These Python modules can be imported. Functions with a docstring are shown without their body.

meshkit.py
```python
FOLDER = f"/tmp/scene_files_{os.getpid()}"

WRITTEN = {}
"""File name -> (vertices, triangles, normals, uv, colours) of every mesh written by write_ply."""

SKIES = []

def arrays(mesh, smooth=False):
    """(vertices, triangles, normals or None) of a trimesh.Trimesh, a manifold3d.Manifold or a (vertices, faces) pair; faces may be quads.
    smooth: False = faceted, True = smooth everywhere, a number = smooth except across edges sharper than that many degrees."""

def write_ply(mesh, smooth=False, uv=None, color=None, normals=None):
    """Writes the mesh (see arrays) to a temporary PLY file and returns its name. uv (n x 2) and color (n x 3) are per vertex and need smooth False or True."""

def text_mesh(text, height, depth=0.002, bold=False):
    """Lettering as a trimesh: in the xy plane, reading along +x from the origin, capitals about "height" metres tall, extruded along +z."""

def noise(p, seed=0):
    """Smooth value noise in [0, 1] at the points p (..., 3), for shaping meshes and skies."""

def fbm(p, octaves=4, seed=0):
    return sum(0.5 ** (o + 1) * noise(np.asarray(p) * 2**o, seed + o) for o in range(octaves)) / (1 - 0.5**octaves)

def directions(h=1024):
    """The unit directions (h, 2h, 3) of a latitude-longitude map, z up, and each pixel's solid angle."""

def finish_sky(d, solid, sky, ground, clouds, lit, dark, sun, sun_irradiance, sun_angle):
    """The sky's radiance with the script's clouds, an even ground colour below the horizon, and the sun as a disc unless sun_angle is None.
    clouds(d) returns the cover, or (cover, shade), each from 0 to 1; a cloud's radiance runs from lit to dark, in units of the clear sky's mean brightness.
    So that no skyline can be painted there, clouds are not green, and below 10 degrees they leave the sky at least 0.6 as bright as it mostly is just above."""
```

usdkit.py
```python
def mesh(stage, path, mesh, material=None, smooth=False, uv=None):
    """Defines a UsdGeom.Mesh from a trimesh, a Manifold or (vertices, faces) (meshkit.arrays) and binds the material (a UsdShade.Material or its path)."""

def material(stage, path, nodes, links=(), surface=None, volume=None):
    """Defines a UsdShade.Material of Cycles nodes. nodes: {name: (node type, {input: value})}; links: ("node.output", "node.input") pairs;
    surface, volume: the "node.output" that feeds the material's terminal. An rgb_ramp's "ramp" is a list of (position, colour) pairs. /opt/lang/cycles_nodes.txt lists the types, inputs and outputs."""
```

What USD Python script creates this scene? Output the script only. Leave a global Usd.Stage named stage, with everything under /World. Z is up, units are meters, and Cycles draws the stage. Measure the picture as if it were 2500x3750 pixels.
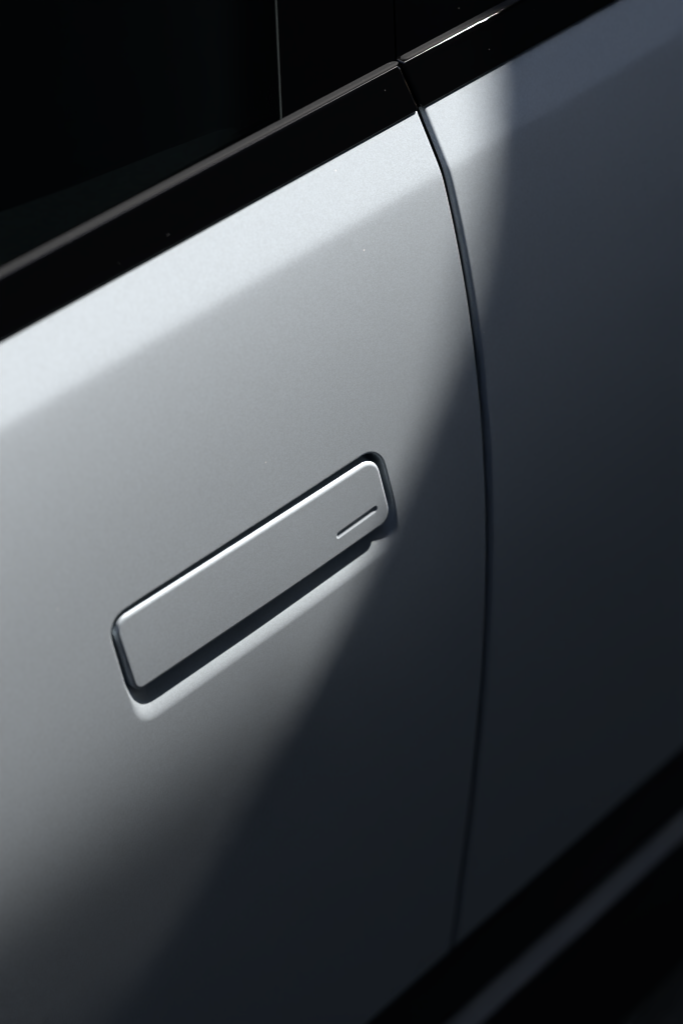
import math, numpy as np, trimesh, shapely, usdkit
from scipy.spatial import Delaunay
from shapely.geometry import Polygon, LineString
from pxr import Usd, UsdGeom, UsdLux, UsdShade, Gf, Vt, Sdf

stage = Usd.Stage.CreateInMemory()
UsdGeom.SetStageUpAxis(stage, UsdGeom.Tokens.z)
UsdGeom.SetStageMetersPerUnit(stage, 1.0)
UsdGeom.Xform.Define(stage, '/World')
UsdGeom.Scope.Define(stage, '/World/Looks')
G0 = 0.86                      # height of the door handle above the ground; shapes below are drawn with z = 0 at the handle

# ------------------------------------------------------------------ camera
cx = np.array([0.66998518, -0.4577682, 0.5844383])            # the car's long axis seen by the camera (right, down, forward)
up = np.array([0.0, 0.78725539, 0.61662708])                  # minus the vertical
inn = np.array([-0.74237447, -0.413131, 0.52744945])          # into the car
R = np.stack([cx, inn, -up])
cam_pos = np.array([-0.74604, -0.738942, 0.866376 + G0])
right, upv, back = R @ [1, 0, 0], R @ [0, -1, 0], R @ [0, 0, -1]
cam = UsdGeom.Camera.Define(stage, '/World/camera')
m = Gf.Matrix4d(*right, 0, *upv, 0, *back, 0, *cam_pos, 1)
cam.AddTransformOp().Set(m)
cam.CreateFocalLengthAttr(85.0)
cam.CreateHorizontalApertureAttr(24.0)
cam.CreateVerticalApertureAttr(24.0 * 1024 / 682)
cam.CreateClippingRangeAttr(Gf.Vec2f(0.05, 300))
cam.CreateFStopAttr(3.5)
cam.CreateFocusDistanceAttr(1.385)
cam.CreateExposureAttr(2.09)

# ------------------------------------------------------------------ sky and sun
SUN = np.array([0.70, -0.03, 0.714]); SUN = SUN / np.linalg.norm(SUN)
el, rot = math.asin(SUN[2]), math.atan2(SUN[0], SUN[1])
skym = usdkit.material(stage, '/World/Looks/sky', {
    's': ('sky_texture', {'sky_type': 'single_scattering', 'sun_disc': False, 'sun_elevation': el, 'sun_rotation': rot}),
    'b': ('background_shader', {'strength': 0.12})}, [('s.color', 'b.color')], surface='b.background')
dome = UsdLux.DomeLight.Define(stage, '/World/sky')
UsdShade.MaterialBindingAPI.Apply(dome.GetPrim()).Bind(skym)
dome.GetPrim().SetCustomDataByKey('kind', 'structure')
sun = UsdLux.DistantLight.Define(stage, '/World/sun')
zx = SUN; xx = np.cross([0, 0, 1.0], zx); xx /= np.linalg.norm(xx); yy = np.cross(zx, xx)
sun.AddTransformOp().Set(Gf.Matrix4d(*xx, 0, *yy, 0, *zx, 0, 0, 0, 5, 1))
sun.CreateNormalizeAttr(True); sun.CreateIntensityAttr(0.62); sun.CreateAngleAttr(0.75)
sun.CreateColorAttr(Gf.Vec3f(1.0, 0.945, 0.89))

# ------------------------------------------------------------------ helpers
def mat(name, nodes, links=(), surface='p.BSDF'):
    return usdkit.material(stage, '/World/Looks/' + name, nodes, links, surface=surface)

def numbered(parent, name):
    p, k, n = f'{parent}/{name}', 1, name
    while stage.GetPrimAtPath(p):
        n = f'{name}_{k:03d}'; p = f'{parent}/{n}'; k += 1
    return p

def obj(name, mesh, material, parent='/World', smooth=30, normals=None, **data):
    parent = parent if isinstance(parent, str) else str(parent.GetPath())
    path = numbered(parent, name)
    if normals is not None:
        g = usdkit.mesh(stage, path, mesh, material, smooth=False)
        g.CreateNormalsAttr(Vt.Vec3fArray.FromNumpy(normals.astype(np.float32))); g.SetNormalsInterpolation('vertex')
    else:
        g = usdkit.mesh(stage, path, mesh, material, smooth=smooth)
    p = g.GetPrim()
    for k, v in data.items():
        p.SetCustomDataByKey(k, v)
    return p

def box(x0, x1, y0, y1, z0, z1):
    b = trimesh.creation.box([x1 - x0, y1 - y0, z1 - z0]); b.apply_translation([(x0 + x1) / 2, (y0 + y1) / 2, (z0 + z1) / 2]); return b

def rounded(pts, r):
    p = Polygon(pts).buffer(0)
    return p.buffer(-r, quad_segs=8).buffer(2 * r, quad_segs=8).buffer(-r, quad_segs=8)

def loft(pts, r, xs, scale=None, z0=G0):
    """A bar along x with a rounded cross-section of (y, z) points; scale(x) shrinks its ends."""
    c = np.array((rounded(pts, r) if r else Polygon(pts)).exterior.coords)[:-1]
    if Polygon(c).exterior.is_ccw is False: c = c[::-1]
    n, mid = len(c), c.mean(0)
    V = []
    for x in xs:
        s = 1 if scale is None else scale(x)
        q = mid + (c - mid) * s
        V.append(np.column_stack([np.full(n, x), q[:, 0], q[:, 1] + z0]))
    V = np.vstack(V); F = []
    k = np.arange(n); k2 = (k + 1) % n
    for i in range(len(xs) - 1):
        a, b = i * n, (i + 1) * n
        F += [np.column_stack([a + k, b + k2, b + k]), np.column_stack([a + k, a + k2, b + k2])]
    caps = []
    tri = trimesh.creation.triangulate_polygon(Polygon(c), engine='earcut')
    F += [tri[1][:, ::-1], tri[1] + (len(xs) - 1) * n] if len(tri[0]) == n else []
    me = trimesh.Trimesh(V, np.vstack(F), process=False)
    me.fix_normals()
    return me

def ends(x0, x1, r):
    """Stations along a bar whose ends round off over r metres, and the scale there."""
    t = np.array([0, .06, .2, .45, 1.0]) * r
    xs = np.concatenate([x0 + t, x1 - t[::-1]])
    def sc(x):
        d = min(x - x0, x1 - x)
        return 1.0 if d >= r else max(0.25, math.sqrt(max(0, 1 - (1 - d / r) ** 2)))
    return xs, sc

# ------------------------------------------------------------------ materials
PAINT_BASE = (0.543, 0.603, 0.648)
def paint(name, flake):
    return mat(name, {
        'g': ('geometry', {}),
        'v': ('voronoi_texture', {'feature': 'f1', 'scale': 1500.0}),
        'v2': ('voronoi_texture', {'feature': 'f1', 'scale': 620.0}),
        'c': ('vector_math', {'math_type': 'subtract', 'vector2': (0.5, 0.5, 0.5)}),
        'c2': ('vector_math', {'math_type': 'subtract', 'vector2': (0.5, 0.5, 0.5)}),
        's': ('vector_math', {'math_type': 'scale', 'scale': flake}),
        's2': ('vector_math', {'math_type': 'scale', 'scale': flake * 0.35}),
        'a': ('vector_math', {'math_type': 'add'}),
        'a2': ('vector_math', {'math_type': 'add'}),
        'n': ('vector_math', {'math_type': 'normalize'}),
        # settled dust: a few pale grains, some cells only
        'd': ('voronoi_texture', {'feature': 'f1', 'scale': 95.0}),
        'sep': ('separate_color', {}),
        'rare': ('math', {'math_type': 'less_than', 'value2': 0.07}),
        'siz': ('math', {'math_type': 'multiply', 'value2': 0.06}),
        'near': ('math', {'math_type': 'less_than'}),
        'dust': ('math', {'math_type': 'multiply'}),
        'm': ('math', {'math_type': 'multiply_add', 'value2': -0.5, 'value3': 0.5}),
        'fv': ('separate_color', {}),
        'fm': ('map_range', {'from_min': 0.0, 'from_max': 1.0, 'to_min': 0.93, 'to_max': 1.07}),
        'fc': ('vector_math', {'math_type': 'scale', 'vector1': PAINT_BASE}),
        'dm': ('mix_color', {'b': (0.85, 0.85, 0.84)}),
        'p': ('principled_bsdf', {'distribution': 'multi_ggx', 'roughness': 0.70, 'coat_weight': 0.35, 'coat_roughness': 0.12}),
    }, [('v.color', 'fv.color'), ('fv.g', 'fm.value'), ('fm.result', 'fc.scale'), ('fc.vector', 'dm.a'), ('dust.value', 'dm.fac'), ('dm.result', 'p.base_color'), ('g.position', 'v.vector'), ('g.position', 'v2.vector'), ('g.position', 'd.vector'),
        ('v.color', 'c.vector1'), ('c.vector', 's.vector1'), ('v2.color', 'c2.vector1'), ('c2.vector', 's2.vector1'),
        ('s.vector', 'a.vector1'), ('s2.vector', 'a.vector2'), ('a.vector', 'a2.vector1'), ('g.normal', 'a2.vector2'), ('a2.vector', 'n.vector1'),
        ('d.color', 'sep.color'), ('sep.r', 'rare.value1'), ('sep.g', 'siz.value1'), ('d.distance', 'near.value1'), ('siz.value', 'near.value2'),
        ('near.value', 'dust.value1'), ('rare.value', 'dust.value2'), ('dust.value', 'm.value1'), ('m.value', 'p.metallic'),
        ('n.vector', 'p.normal')])

def gloss(name, color, rough, dust=0.0, scale=140.0, spec=0.5):
    """Dark glossy plastic, rubber or glass; dust is the share of cells that hold a pale grain."""
    return mat(name, {
        'g': ('geometry', {}),
        'd': ('voronoi_texture', {'feature': 'f1', 'scale': scale}),
        'sep': ('separate_color', {}),
        'rare': ('math', {'math_type': 'less_than', 'value2': dust}),
        'siz': ('math', {'math_type': 'multiply', 'value2': 0.14}),
        'near': ('math', {'math_type': 'less_than'}),
        'dust': ('math', {'math_type': 'multiply'}),
        'mix': ('mix_color', {'a': color, 'b': (0.13, 0.13, 0.125)}),
        'r': ('math', {'math_type': 'multiply_add', 'value2': 0.5, 'value3': rough}),
        'p': ('principled_bsdf', {'specular_ior_level': spec}),
    }, [('g.position', 'd.vector'), ('d.color', 'sep.color'), ('sep.r', 'rare.value1'), ('sep.g', 'siz.value1'),
        ('d.distance', 'near.value1'), ('siz.value', 'near.value2'), ('near.value', 'dust.value1'), ('rare.value', 'dust.value2'),
        ('dust.value', 'mix.fac'), ('mix.result', 'p.base_color'), ('dust.value', 'r.value1'), ('r.value', 'p.roughness')])

def plain(name, color, rough=0.8, spec=0.3, scale=30.0, amp=0.25):
    return mat(name, {
        'g': ('geometry', {}), 'n': ('noise_texture', {'scale': scale, 'detail': 4.0}),
        'r': ('rgb_ramp', {'ramp': [(0.3, tuple(c * (1 - amp) for c in color)), (0.7, tuple(c * (1 + amp) for c in color))]}),
        'p': ('principled_bsdf', {'roughness': rough, 'specular_ior_level': spec})},
        [('g.position', 'n.vector'), ('n.fac', 'r.fac'), ('r.color', 'p.base_color')])

M = {
    'paint': paint('silver_paint', 0.008),
    'trim': gloss('gloss_black_trim', (0.0006, 0.0006, 0.0007), 0.05, 0.02, 420.0),
    'pillar': gloss('gloss_black_pillar', (0.0004, 0.0004, 0.0005), 0.03, 0.01, 420.0),
    'rubber': gloss('dusty_rubber', (0.0055, 0.0063, 0.0072), 0.7, 0.35, 500.0, 0.16),
    'dark_rubber': plain('dark_rubber', (0.006, 0.006, 0.007), 0.7),
    'glass_edge': plain('ground_glass_edge', (0.034, 0.042, 0.042), 0.45),
    'interior': plain('cabin_trim', (0.012, 0.013, 0.013), 0.9),
    'door_card': plain('door_card', (0.30, 0.33, 0.32), 0.8, scale=220.0, amp=0.15),
    'cladding': plain('black_cladding', (0.010, 0.010, 0.011), 0.42, 0.5, 400.0, 0.2),
    'strip': plain('satin_grey_plastic', (0.30, 0.31, 0.325), 0.45, 0.5, 300.0, 0.05),
    'asphalt': plain('asphalt', (0.015, 0.015, 0.016), 0.9, 0.2, 60.0, 0.35),
    'wall': plain('dark_render', (0.004, 0.0042, 0.0046), 0.9, 0.2, 1.5, 0.3),
    'canopy': plain('dark_canopy', (0.05, 0.05, 0.052), 0.7, 0.3, 8.0, 0.2),
}
M['glass'] = mat('tinted_glass', {
    'f': ('fresnel', {'IOR': 1.5}), 't': ('transparent_bsdf', {'color': (0.55, 0.60, 0.57)}),
    'gl': ('glossy_bsdf', {'roughness': 0.02, 'color': (1, 1, 1)}), 'mx': ('mix_closure', {}),
    'g': ('geometry', {}), 'd': ('voronoi_texture', {'feature': 'f1', 'scale': 300.0}), 'sep': ('separate_color', {}),
    'rare': ('math', {'math_type': 'less_than', 'value2': 0.008}), 'siz': ('math', {'math_type': 'multiply', 'value2': 0.13}),
    'near': ('math', {'math_type': 'less_than'}), 'dust': ('math', {'math_type': 'multiply'}),
    'dd': ('diffuse_bsdf', {'color': (0.12, 0.12, 0.115)}), 'mx2': ('mix_closure', {})},
    [('f.fac', 'mx.fac'), ('t.BSDF', 'mx.closure1'), ('gl.BSDF', 'mx.closure2'),
     ('g.position', 'd.vector'), ('d.color', 'sep.color'), ('sep.r', 'rare.value1'), ('sep.g', 'siz.value1'),
     ('d.distance', 'near.value1'), ('siz.value', 'near.value2'), ('near.value', 'dust.value1'), ('rare.value', 'dust.value2'),
     ('dust.value', 'mx2.fac'), ('mx.closure', 'mx2.closure1'), ('dd.BSDF', 'mx2.closure2')], surface='mx2.closure')

# ------------------------------------------------------------------ setting
obj('ground', box(-40, 40, -40, 40, -0.3, 0.0), M['asphalt'], kind='structure')
obj('opposite_wall', box(-4, 9.4, -1.9, -1.6, 0.0, 14.0), M['wall'], kind='structure')
obj('end_wall', box(9.0, 9.4, -1.6, -0.9, 0.0, 14.0), M['wall'], kind='structure')
obj('end_wall', box(-4.4, -4.0, -1.9, 6, 0.0, 14.0), M['wall'], kind='structure')

# ------------------------------------------------------------------ the car
car = UsdGeom.Xform.Define(stage, '/World/car').GetPrim()
car.SetCustomDataByKey('label', 'silver grey car with black window trims, parked half in sun and half in shade')
car.SetCustomDataByKey('category', 'car')

PROF = np.array([2.73457631e-01, 6.05058849e-01, 5.28379417e-01, 1.30392877e-01, 1.59691991e-04])
Z_TOP, Z_CREASE, Z_SILL = 0.1915, 0.1585, -0.488
def skin(z, x=None):
    a = np.polyval(PROF, np.minimum(z, 0.2)); b = 0.0364 + 0.60 * (z - 0.1580)
    k = 0.0009
    y = 0.5 * (a + b + np.sqrt((a - b) ** 2 + k * k))
    if x is not None:                      # the door swells a little below its handle, fading out towards the shut line
        w = np.clip((0.19 - x) / 0.19, 0, 1); w = w * w * (3 - 2 * w)
        y = y - w * swell(z)
    return y
def swell(z):
    return BULGE * np.exp(-((z + 0.07) / 0.085) ** 2)
BULGE = 0.0037

def edge_roll(d, r):
    """How far a sheet edge rounds inwards at distance d from its rim."""
    q = np.clip(r - d, 0, r)
    return r - np.sqrt(np.maximum(r * r - q * q, 0))

# outlines of the handle and of its recess on the door skin (x, z)
def quad(pts, r):
    pts = [(x - 1.11 * float(swell(z)) * (0.9 if x < 0 else 0.4), z + 1.17 * float(swell(z)) * (0.9 if x < 0 else 0.4)) for x, z in pts]
    out = []
    for k in range(4):                       # each corner has a radius of its own, in millimetres
        a, b, c = (np.array(pts[(k + d) % 4]) for d in (-1, 0, 1))
        ia, ic = (a - b) / np.linalg.norm(a - b), (c - b) / np.linalg.norm(c - b)
        half = math.acos(np.clip(ia @ ic, -1, 1)) / 2
        R_ = r[k] * 1e-3; t = R_ / math.tan(half); mid = b + (ia + ic) / np.linalg.norm(ia + ic) * R_ / math.sin(half)
        p, q = b + ia * t, b + ic * t
        a0, a1 = math.atan2(*(p - mid)[::-1]), math.atan2(*(q - mid)[::-1])
        da = (a1 - a0 + math.pi) % (2 * math.pi) - math.pi
        out += [mid + R_ * np.array([math.cos(a0 + da * u), math.sin(a0 + da * u)]) for u in np.linspace(0, 1, 28)]
    return Polygon(out)
H_OUT = quad([(-104.4e-3, 28.1e-3), (106.5e-3, 23.0e-3), (115.0e-3, -26.2e-3), (-96.8e-3, -23.6e-3)], (9, 14, 9, 8))
O_OUT = quad([(-109.0e-3, 32.2e-3), (111.0e-3, 29.6e-3), (124.0e-3, -47.2e-3), (-99.0e-3, -48.2e-3)], (13, 20, 13, 17))
F_OUT = quad([(-105.4e-3, 28.9e-3), (108.0e-3, 24.0e-3), (117.0e-3, -21.0e-3), (-100.2e-3, -21.0e-3)], (7, 11, 7, 11))
DEPTH = 0.0125
def inside_dist(poly, x, z):
    """Distance to the outline, positive inside, for arrays."""
    p = shapely.points(x, z); d = shapely.distance(p, poly.exterior)
    return np.where(shapely.contains(poly, p), d, -d)
def recess(x, z):
    out = np.zeros_like(x)
    near = (x > -0.12) & (x < 0.13) & (z > -0.055) & (z < 0.042)
    if near.any():
        xo, zo = x[near], z[near]
        dO = inside_dist(O_OUT, xo, zo); dF = -inside_dist(F_OUT, xo, zo)
        u = np.where(dO <= 0, 0, np.where(dF <= 0, 1, dO / np.maximum(dO + dF, 1e-9)))
        ss = lambda t: np.clip(t, 0, 1) ** 2 * (3 - 2 * np.clip(t, 0, 1))
        p = 1.4 + 1.2 * ss((-0.080 - xo) / 0.024) * ss((zo + 0.050) / 0.045) + 0.8 * ss((zo - 0.015) / 0.012) + 0.5 * ss((xo - 0.10) / 0.015)
        out[near] = DEPTH * (np.maximum(np.sqrt(u * u + 0.0064) - 0.08, 0) / (math.sqrt(1.0064) - 0.08)) ** p
    return out

def door(name, x0, x1, r0, r1, with_recess, parent):
    fine_edge = np.array([0, .0002, .0005, .0009, .0014, .002, .0027, .0036, .005, .007, .010])
    xs = [x0 + fine_edge, x1 - fine_edge]
    if with_recess:
        xs += [np.arange(-0.116, 0.128, 0.0005), np.arange(x0 + .02, -0.116, 0.02), np.arange(0.128, x1 - .01, 0.006)]
    else:
        xs += [np.arange(x0 + .012, x1 - .01, 0.012)]
    xs = np.unique(np.round(np.concatenate(xs), 6))
    zs = [Z_TOP - fine_edge, Z_SILL + fine_edge, np.arange(0.142, 0.176, 0.001), np.arange(-0.478, -0.05, 0.006), np.arange(0.040, 0.142, 0.004), np.arange(0.176, 0.183, 0.002)]
    zs += [np.arange(-0.05, 0.040, 0.0006 if with_recess else 0.004)]
    zs = np.unique(np.round(np.concatenate(zs), 6))
    def surf(x, z):
        y = (skin(z, x) if with_recess else skin(z)) + edge_roll(x - x0, r0) + edge_roll(x1 - x, r1) + edge_roll(Z_TOP - z, 0.0007) + edge_roll(z - Z_SILL, 0.003)
        return y + recess(x, z) if with_recess else y
    XX, ZZ = np.meshgrid(xs, zs, indexing='ij')
    Y = surf(XX.ravel(), ZZ.ravel()).reshape(XX.shape)
    e = 2e-4
    gx = (surf(np.minimum(XX + e, x1).ravel(), ZZ.ravel()) - surf(np.maximum(XX - e, x0).ravel(), ZZ.ravel())).reshape(XX.shape) / (np.minimum(XX + e, x1) - np.maximum(XX - e, x0))
    gz = (surf(XX.ravel(), np.minimum(ZZ + e, Z_TOP).ravel()) - surf(XX.ravel(), np.maximum(ZZ - e, Z_SILL).ravel())).reshape(XX.shape) / (np.minimum(ZZ + e, Z_TOP) - np.maximum(ZZ - e, Z_SILL))
    N = np.stack([gx, -np.ones_like(gx), gz], -1); N /= np.linalg.norm(N, axis=-1, keepdims=True)
    nx, nz = XX.shape
    V = np.stack([XX, Y, ZZ + G0], -1).reshape(-1, 3); N = N.reshape(-1, 3)
    i, j = np.meshgrid(np.arange(nx - 1), np.arange(nz - 1), indexing='ij')
    a = (i * nz + j).ravel(); b = a + nz; c = b + 1; d = a + 1
    F = np.vstack([np.column_stack([a, b, c]), np.column_stack([a, c, d])])
    # return flanges running into the door on all four sides
    parts = [(V, F, N)]
    def flange(idx, nrm, depth, flip):
        P = V[idx]; Q = P + np.array([0, depth, 0]); n = len(idx)
        k = np.arange(n - 1)
        f = np.vstack([np.column_stack([k, k + 1, n + k + 1]), np.column_stack([k, n + k + 1, n + k])])
        parts.append((np.vstack([P, Q]), f[:, ::-1] if flip else f, np.tile(nrm, (2 * n, 1)).astype(float)))
    grid = np.arange(nx * nz).reshape(nx, nz)
    flange(grid[0], (-1, 0, 0), 0.018, True); flange(grid[-1], (1, 0, 0), 0.018, False)
    flange(grid[:, 0], (0, 0, -1), 0.02, False); flange(grid[:, -1], (0, 0, 1), 0.008, True)
    off = 0; VV, FF, NN = [], [], []
    for v, f, n in parts:
        VV.append(v); FF.append(f + off); NN.append(n); off += len(v)
    return obj(name, (np.vstack(VV), np.vstack(FF)), M['paint'], parent, normals=np.vstack(NN))

GAP_L, GAP_R = 0.2006, 0.2048
X_FRONT, X_REAR = -0.95, 1.15
front = door('front_door', X_FRONT, GAP_L, 0.0025, 0.0014, True, car)
rear = door('rear_door', GAP_R, X_REAR, 0.0034, 0.0025, False, car)

# door handle: a filleted plate with an engraved bar
def handle_mesh():
    r = 0.0025
    offs = [0, .00008, .0003, .0006, .001, .0015, .0021, .0027, .0034, .0041]
    pts, dist = [], []
    for o in offs:
        ring = H_OUT.buffer(-o, quad_segs=24).exterior
        n = 420
        q = np.array([ring.interpolate(t, normalized=True).coords[0] for t in np.arange(n) / n])
        pts.append(q); dist.append(np.full(n, o))
    gx, gz = np.meshgrid(np.arange(-0.112, 0.116, 0.0009), np.arange(-0.030, 0.034, 0.0009)); q = np.column_stack([gx.ravel(), gz.ravel()])
    d = inside_dist(H_OUT, q[:, 0], q[:, 1]); k = d > 0.0045; pts.append(q[k]); dist.append(d[k])
    bx, bz = np.meshgrid(np.arange(0.062, 0.107, 0.00035), np.arange(-0.0155, -0.0065, 0.00035)); q = np.column_stack([bx.ravel(), bz.ravel()])
    pts.append(q + 1e-5); dist.append(inside_dist(H_OUT, q[:, 0], q[:, 1]))
    P = np.vstack(pts); dist = np.concatenate(dist)
    bar = LineString([(0.0672, -0.0098), (0.0992, -0.0098)])
    def y_of(x, z, d):
        t = np.clip((0.028 - z) / 0.054, 0, 1)
        y = skin(z, x) - 0.0006 + 0.0004 * t * t + edge_roll(d, r)
        g = np.clip((0.0025 - shapely.distance(shapely.points(x, z), bar)) / 0.0017, 0, 1)
        return y + 0.00055 * (g * g * (3 - 2 * g))
    y = y_of(P[:, 0], P[:, 1], dist)
    T = Delaunay(P).simplices
    cen = P[T].mean(1); T = T[shapely.contains(H_OUT.buffer(1e-6), shapely.points(cen))]
    A = P[T[:, 1]] - P[T[:, 0]]; B = P[T[:, 2]] - P[T[:, 0]]
    ar = A[:, 0] * B[:, 1] - A[:, 1] * B[:, 0]
    T = T[np.abs(ar) > 1e-12]; ar = ar[np.abs(ar) > 1e-12]
    T[ar < 0] = T[ar < 0][:, ::-1]                                     # counter-clockwise in (x, z) faces -y
    V = np.column_stack([P[:, 0], y, P[:, 1] + G0])
    e = 1e-4
    dd = lambda x, z: np.maximum(inside_dist(H_OUT, x, z), 0)
    gx_ = (y_of(P[:, 0] + e, P[:, 1], dd(P[:, 0] + e, P[:, 1])) - y_of(P[:, 0] - e, P[:, 1], dd(P[:, 0] - e, P[:, 1]))) / (2 * e)
    gz_ = (y_of(P[:, 0], P[:, 1] + e, dd(P[:, 0], P[:, 1] + e)) - y_of(P[:, 0], P[:, 1] - e, dd(P[:, 0], P[:, 1] - e))) / (2 * e)
    N = np.column_stack([gx_, -np.ones(len(P)), gz_]); 
    n = 420
    ring = P[:n]; tang = np.roll(ring, -1, 0) - np.roll(ring, 1, 0); out = np.column_stack([tang[:, 1], -tang[:, 0]])
    if Polygon(ring).exterior.is_ccw is False: out = -out
    out /= np.linalg.norm(out, axis=1, keepdims=True)
    N[:n] = np.column_stack([out[:, 0], np.full(n, -0.15), out[:, 1]])
    N /= np.linalg.norm(N, axis=1, keepdims=True)
    W = np.vstack([V[:n], V[:n] + [0, 0.0075, 0]]); k = np.arange(n); k2 = (k + 1) % n
    f = np.vstack([np.column_stack([k, n + k, n + k2]), np.column_stack([k, n + k2, k2])])
    if Polygon(ring).exterior.is_ccw is False: f = f[:, ::-1]
    NW = np.tile(np.column_stack([out[:, 0], np.zeros(n), out[:, 1]]), (2, 1))
    # back face
    cb = np.array([[ring[:, 0].mean(), W[n:, 1].mean(), ring[:, 1].mean() + G0]])
    VB = np.vstack([W[n:], cb]); fb = np.column_stack([k, np.full(n, n), k2]); NB = np.tile([0, 1.0, 0], (n + 1, 1))
    a, b = len(V), len(V) + len(W)
    return (np.vstack([V, W, VB]), np.vstack([T, f + a, fb + b])), np.vstack([N, NW, NB])
hm, hn = handle_mesh()
handle = obj('door_handle', hm, M['paint'], front, normals=hn)

# belt trims, seals, pillar covers, glass
TRIM = [(0.078, 0.1870), (0.0640, 0.1880), (0.0555, 0.1925), (0.0578, 0.1955), (0.0662, 0.2078), (0.0702, 0.2140), (0.0715, 0.2152), (0.0780, 0.2154)]
SEAL = [(0.0717, 0.2147), (0.0719, 0.2156), (0.0726, 0.2162), (0.0735, 0.2163), (0.0775, 0.2159), (0.0775, 0.2147)]
def belt(parent, x0, x1):
    xs, sc = ends(x0, x1, 0.002)
    obj('belt_trim', loft(TRIM, 0.0008, xs, lambda x: 0.75 + 0.25 * sc(x)), M['trim'], parent)
    return xs, sc
belt(front, X_FRONT, 0.2014)
belt(rear, 0.2040, X_REAR)
xs, sc = ends(X_FRONT, 0.2030, 0.006)
obj('window_seal', loft(SEAL, 0.0005, xs, sc), M['rubber'], front)
xs, sc = ends(0.2068, X_REAR, 0.004)
obj('window_seal', loft(SEAL, 0.0005, xs, sc), M['rubber'], rear)

GL0, GLS = (0.0768, 0.2150), 0.36
gy = lambda z: GL0[0] + GLS * (z - GL0[1])
def pane(name, quad_xz, thick, material, parent, dy=0.0):
    """A sheet in the plane of the side glass, given by its (x, z) corners, counter-clockwise."""
    q = np.array(quad_xz, float); y = gy(q[:, 1]) + dy
    o = np.column_stack([q[:, 0], y, q[:, 1] + G0]); b = o + np.array([0, thick, -thick * GLS]); n = len(q)
    k = np.arange(n); k2 = (k + 1) % n
    F = [[0, i, i + 1] for i in range(1, n - 1)] + [[n, n + i + 1, n + i] for i in range(1, n - 1)]
    F = np.vstack([F, np.column_stack([k, n + k, n + k2]), np.column_stack([k, n + k2, k2])])
    return obj(name, trimesh.Trimesh(np.vstack([o, b]), F, process=False), material, parent, smooth=False)
ZB, ZT = 0.2140, 0.520
xe = lambda z: 0.1075 + (z - 0.2144) * 0.333           # the rear edge of the front door's glass leans backwards
pane('window_glass', [(X_FRONT, ZB), (xe(ZB), ZB), (xe(ZT), ZT), (X_FRONT, ZT)], 0.004, M['glass'], front)
pane('glass_edge', [(xe(ZB) + .0001, ZB), (xe(ZB) + .0011, ZB), (xe(ZT) + .0011, ZT), (xe(ZT) + .0001, ZT)], 0.004, M['glass_edge'], front, -0.0002)
pane('pillar_cover', [(xe(ZB) + .0022, ZB), (0.2034, ZB), (0.2034 + (ZT - ZB) * .333, ZT), (xe(ZT) + .0022, ZT)], 0.004, M['pillar'], front)
pane('pillar_cover', [(0.2050, ZB), (0.345, ZB), (0.345 + (ZT - ZB) * .333, ZT), (0.2050 + (ZT - ZB) * .333, ZT)], 0.004, M['pillar'], rear)
pane('window_glass', [(0.348, ZB), (X_REAR, ZB), (X_REAR, ZT), (0.348 + (ZT - ZB) * .333, ZT)], 0.004, M['glass'], rear)

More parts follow.
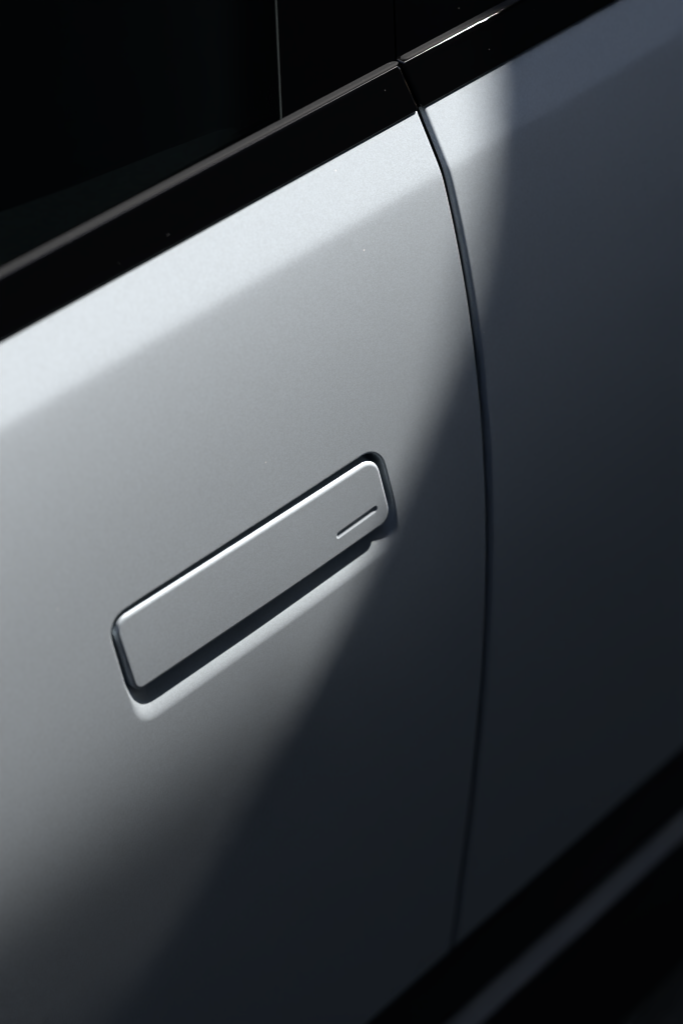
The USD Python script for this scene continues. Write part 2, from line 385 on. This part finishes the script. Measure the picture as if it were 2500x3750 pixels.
# rubber seal that closes the shut line between the doors
zz = np.linspace(Z_SILL, Z_TOP - 0.0005, 60); yy = skin(zz) + 0.0042
V = np.vstack([np.column_stack([np.full(60, x), yy + d, zz + G0]) for x, d in ((0.1992, 0.003), (0.2000, 0.0004), (0.2027, 0.0), (0.2054, 0.0004), (0.2062, 0.003))])
F = []
for a in range(4):
    k = a * 60 + np.arange(59); F += [np.column_stack([k, k + 60, k + 61]), np.column_stack([k, k + 61, k + 1])]
obj('edge_seal', trimesh.Trimesh(V, np.vstack(F), process=False), M['dark_rubber'], front, smooth=True)
# ledge of the door card behind the front glass
CARD = Polygon([(X_FRONT, .092), (X_FRONT, .30), (-.30, .185), (-.05, .140), (.0, .130), (.06, .121), (.095, .115), (.106, .110), (.10, .098), (.06, .092)]).buffer(-.002).buffer(.004).buffer(-.002)
c = trimesh.creation.extrude_polygon(CARD, 0.02, engine='earcut'); c.apply_translation([0, 0, 0.180 + G0])
obj('door_card', c, M['door_card'], front, smooth=False)
# dark body behind the doors, the cabin and the roof
obj('body_shell', loft([(0.045, -0.47), (0.045, 0.13), (0.085, 0.16), (0.085, 0.20), (0.098, 0.20), (0.098, -0.47)], 0, [X_FRONT + .01, X_REAR - .01]), M['dark_rubber'], car)
obj('cabin', trimesh.util.concatenate([box(X_FRONT, X_REAR, 1.3, 1.34, 0.3, 1.5), box(X_FRONT, X_REAR, 0.1, 1.3, 0.3, 0.34), box(X_FRONT - .04, X_FRONT, 0.19, 1.34, 0.3, 1.38), box(X_REAR, X_REAR + .04, 0.19, 1.34, 0.3, 1.38)]), M['interior'], car, smooth=False)
obj('roof', loft([(0.186, 0.519), (0.186, 0.53), (0.26, 0.60), (0.5, 0.64), (1.34, 0.65), (1.34, 0.62), (0.5, 0.61), (0.27, 0.57), (0.20, 0.515)], 0.003, [X_FRONT - .04, X_REAR + .04]), M['paint'], car)
# rocker panel: dark cladding with a rounded ledge
ROCK = [(0.12, -0.470), (0.050, -0.480), (0.046, -0.560), (0.028, -0.592), (0.018, -0.606), (0.012, -0.616), (0.010, -0.640), (0.012, -0.800), (0.12, -0.810)]
obj('rocker_panel', loft(ROCK, 0.005, [X_FRONT, -0.3, 0.3, X_REAR]), M['cladding'], car)

STRIP = [(0.020, -0.5945), (0.0115, -0.6025), (0.008, -0.6075), (0.013, -0.6100), (0.024, -0.5975)]
obj('rocker_strip', loft(STRIP, 0.001, [X_FRONT, X_REAR]), M['strip'], car)

# ------------------------------------------------------------------ the roof over the parking place, whose edge draws the shadow line
CH = 2.20 + G0
line = np.array([(.2657, .0528, .1854), (.2566, .0386, .1617), (.2400, .0345, .1497), (.2299, .0280, .1319), (.2186, .0212, .1079), (.2088, .0167, .0901), (.1912, .0114, .0667),
                 (.1708, .0059, .0380), (.1516, .0023, .0158), (.1327, -.0007, -.0068), (.0845, -.0051, -.0497), (.0490, -.0074, -.0839), (.0198, -.0085, -.1081)])
line[:, 0] -= np.array([.009, .009, .010, .010, .010, .009, .006, .003, 0, 0, 0, 0, 0])
edge = (line + SUN * ((CH - G0 - line[:, 2:]) / SUN[2]))[:, :2]
edge = edge[np.argsort(-edge[:, 1])]
CAN_Y = -1.55
poly = np.vstack([[(2.15, 3.0), (2.15, edge[0, 1] + 0.12)], edge, [(edge[-1, 0] - 0.01, CAN_Y), (6.0, CAN_Y), (6.0, 3.0)]])
cm = trimesh.creation.extrude_polygon(Polygon(poly), 0.06, engine='earcut'); cm.apply_translation([0, 0, CH - 0.06])
obj('carport_roof', cm, M['canopy'], kind='structure', smooth=False)
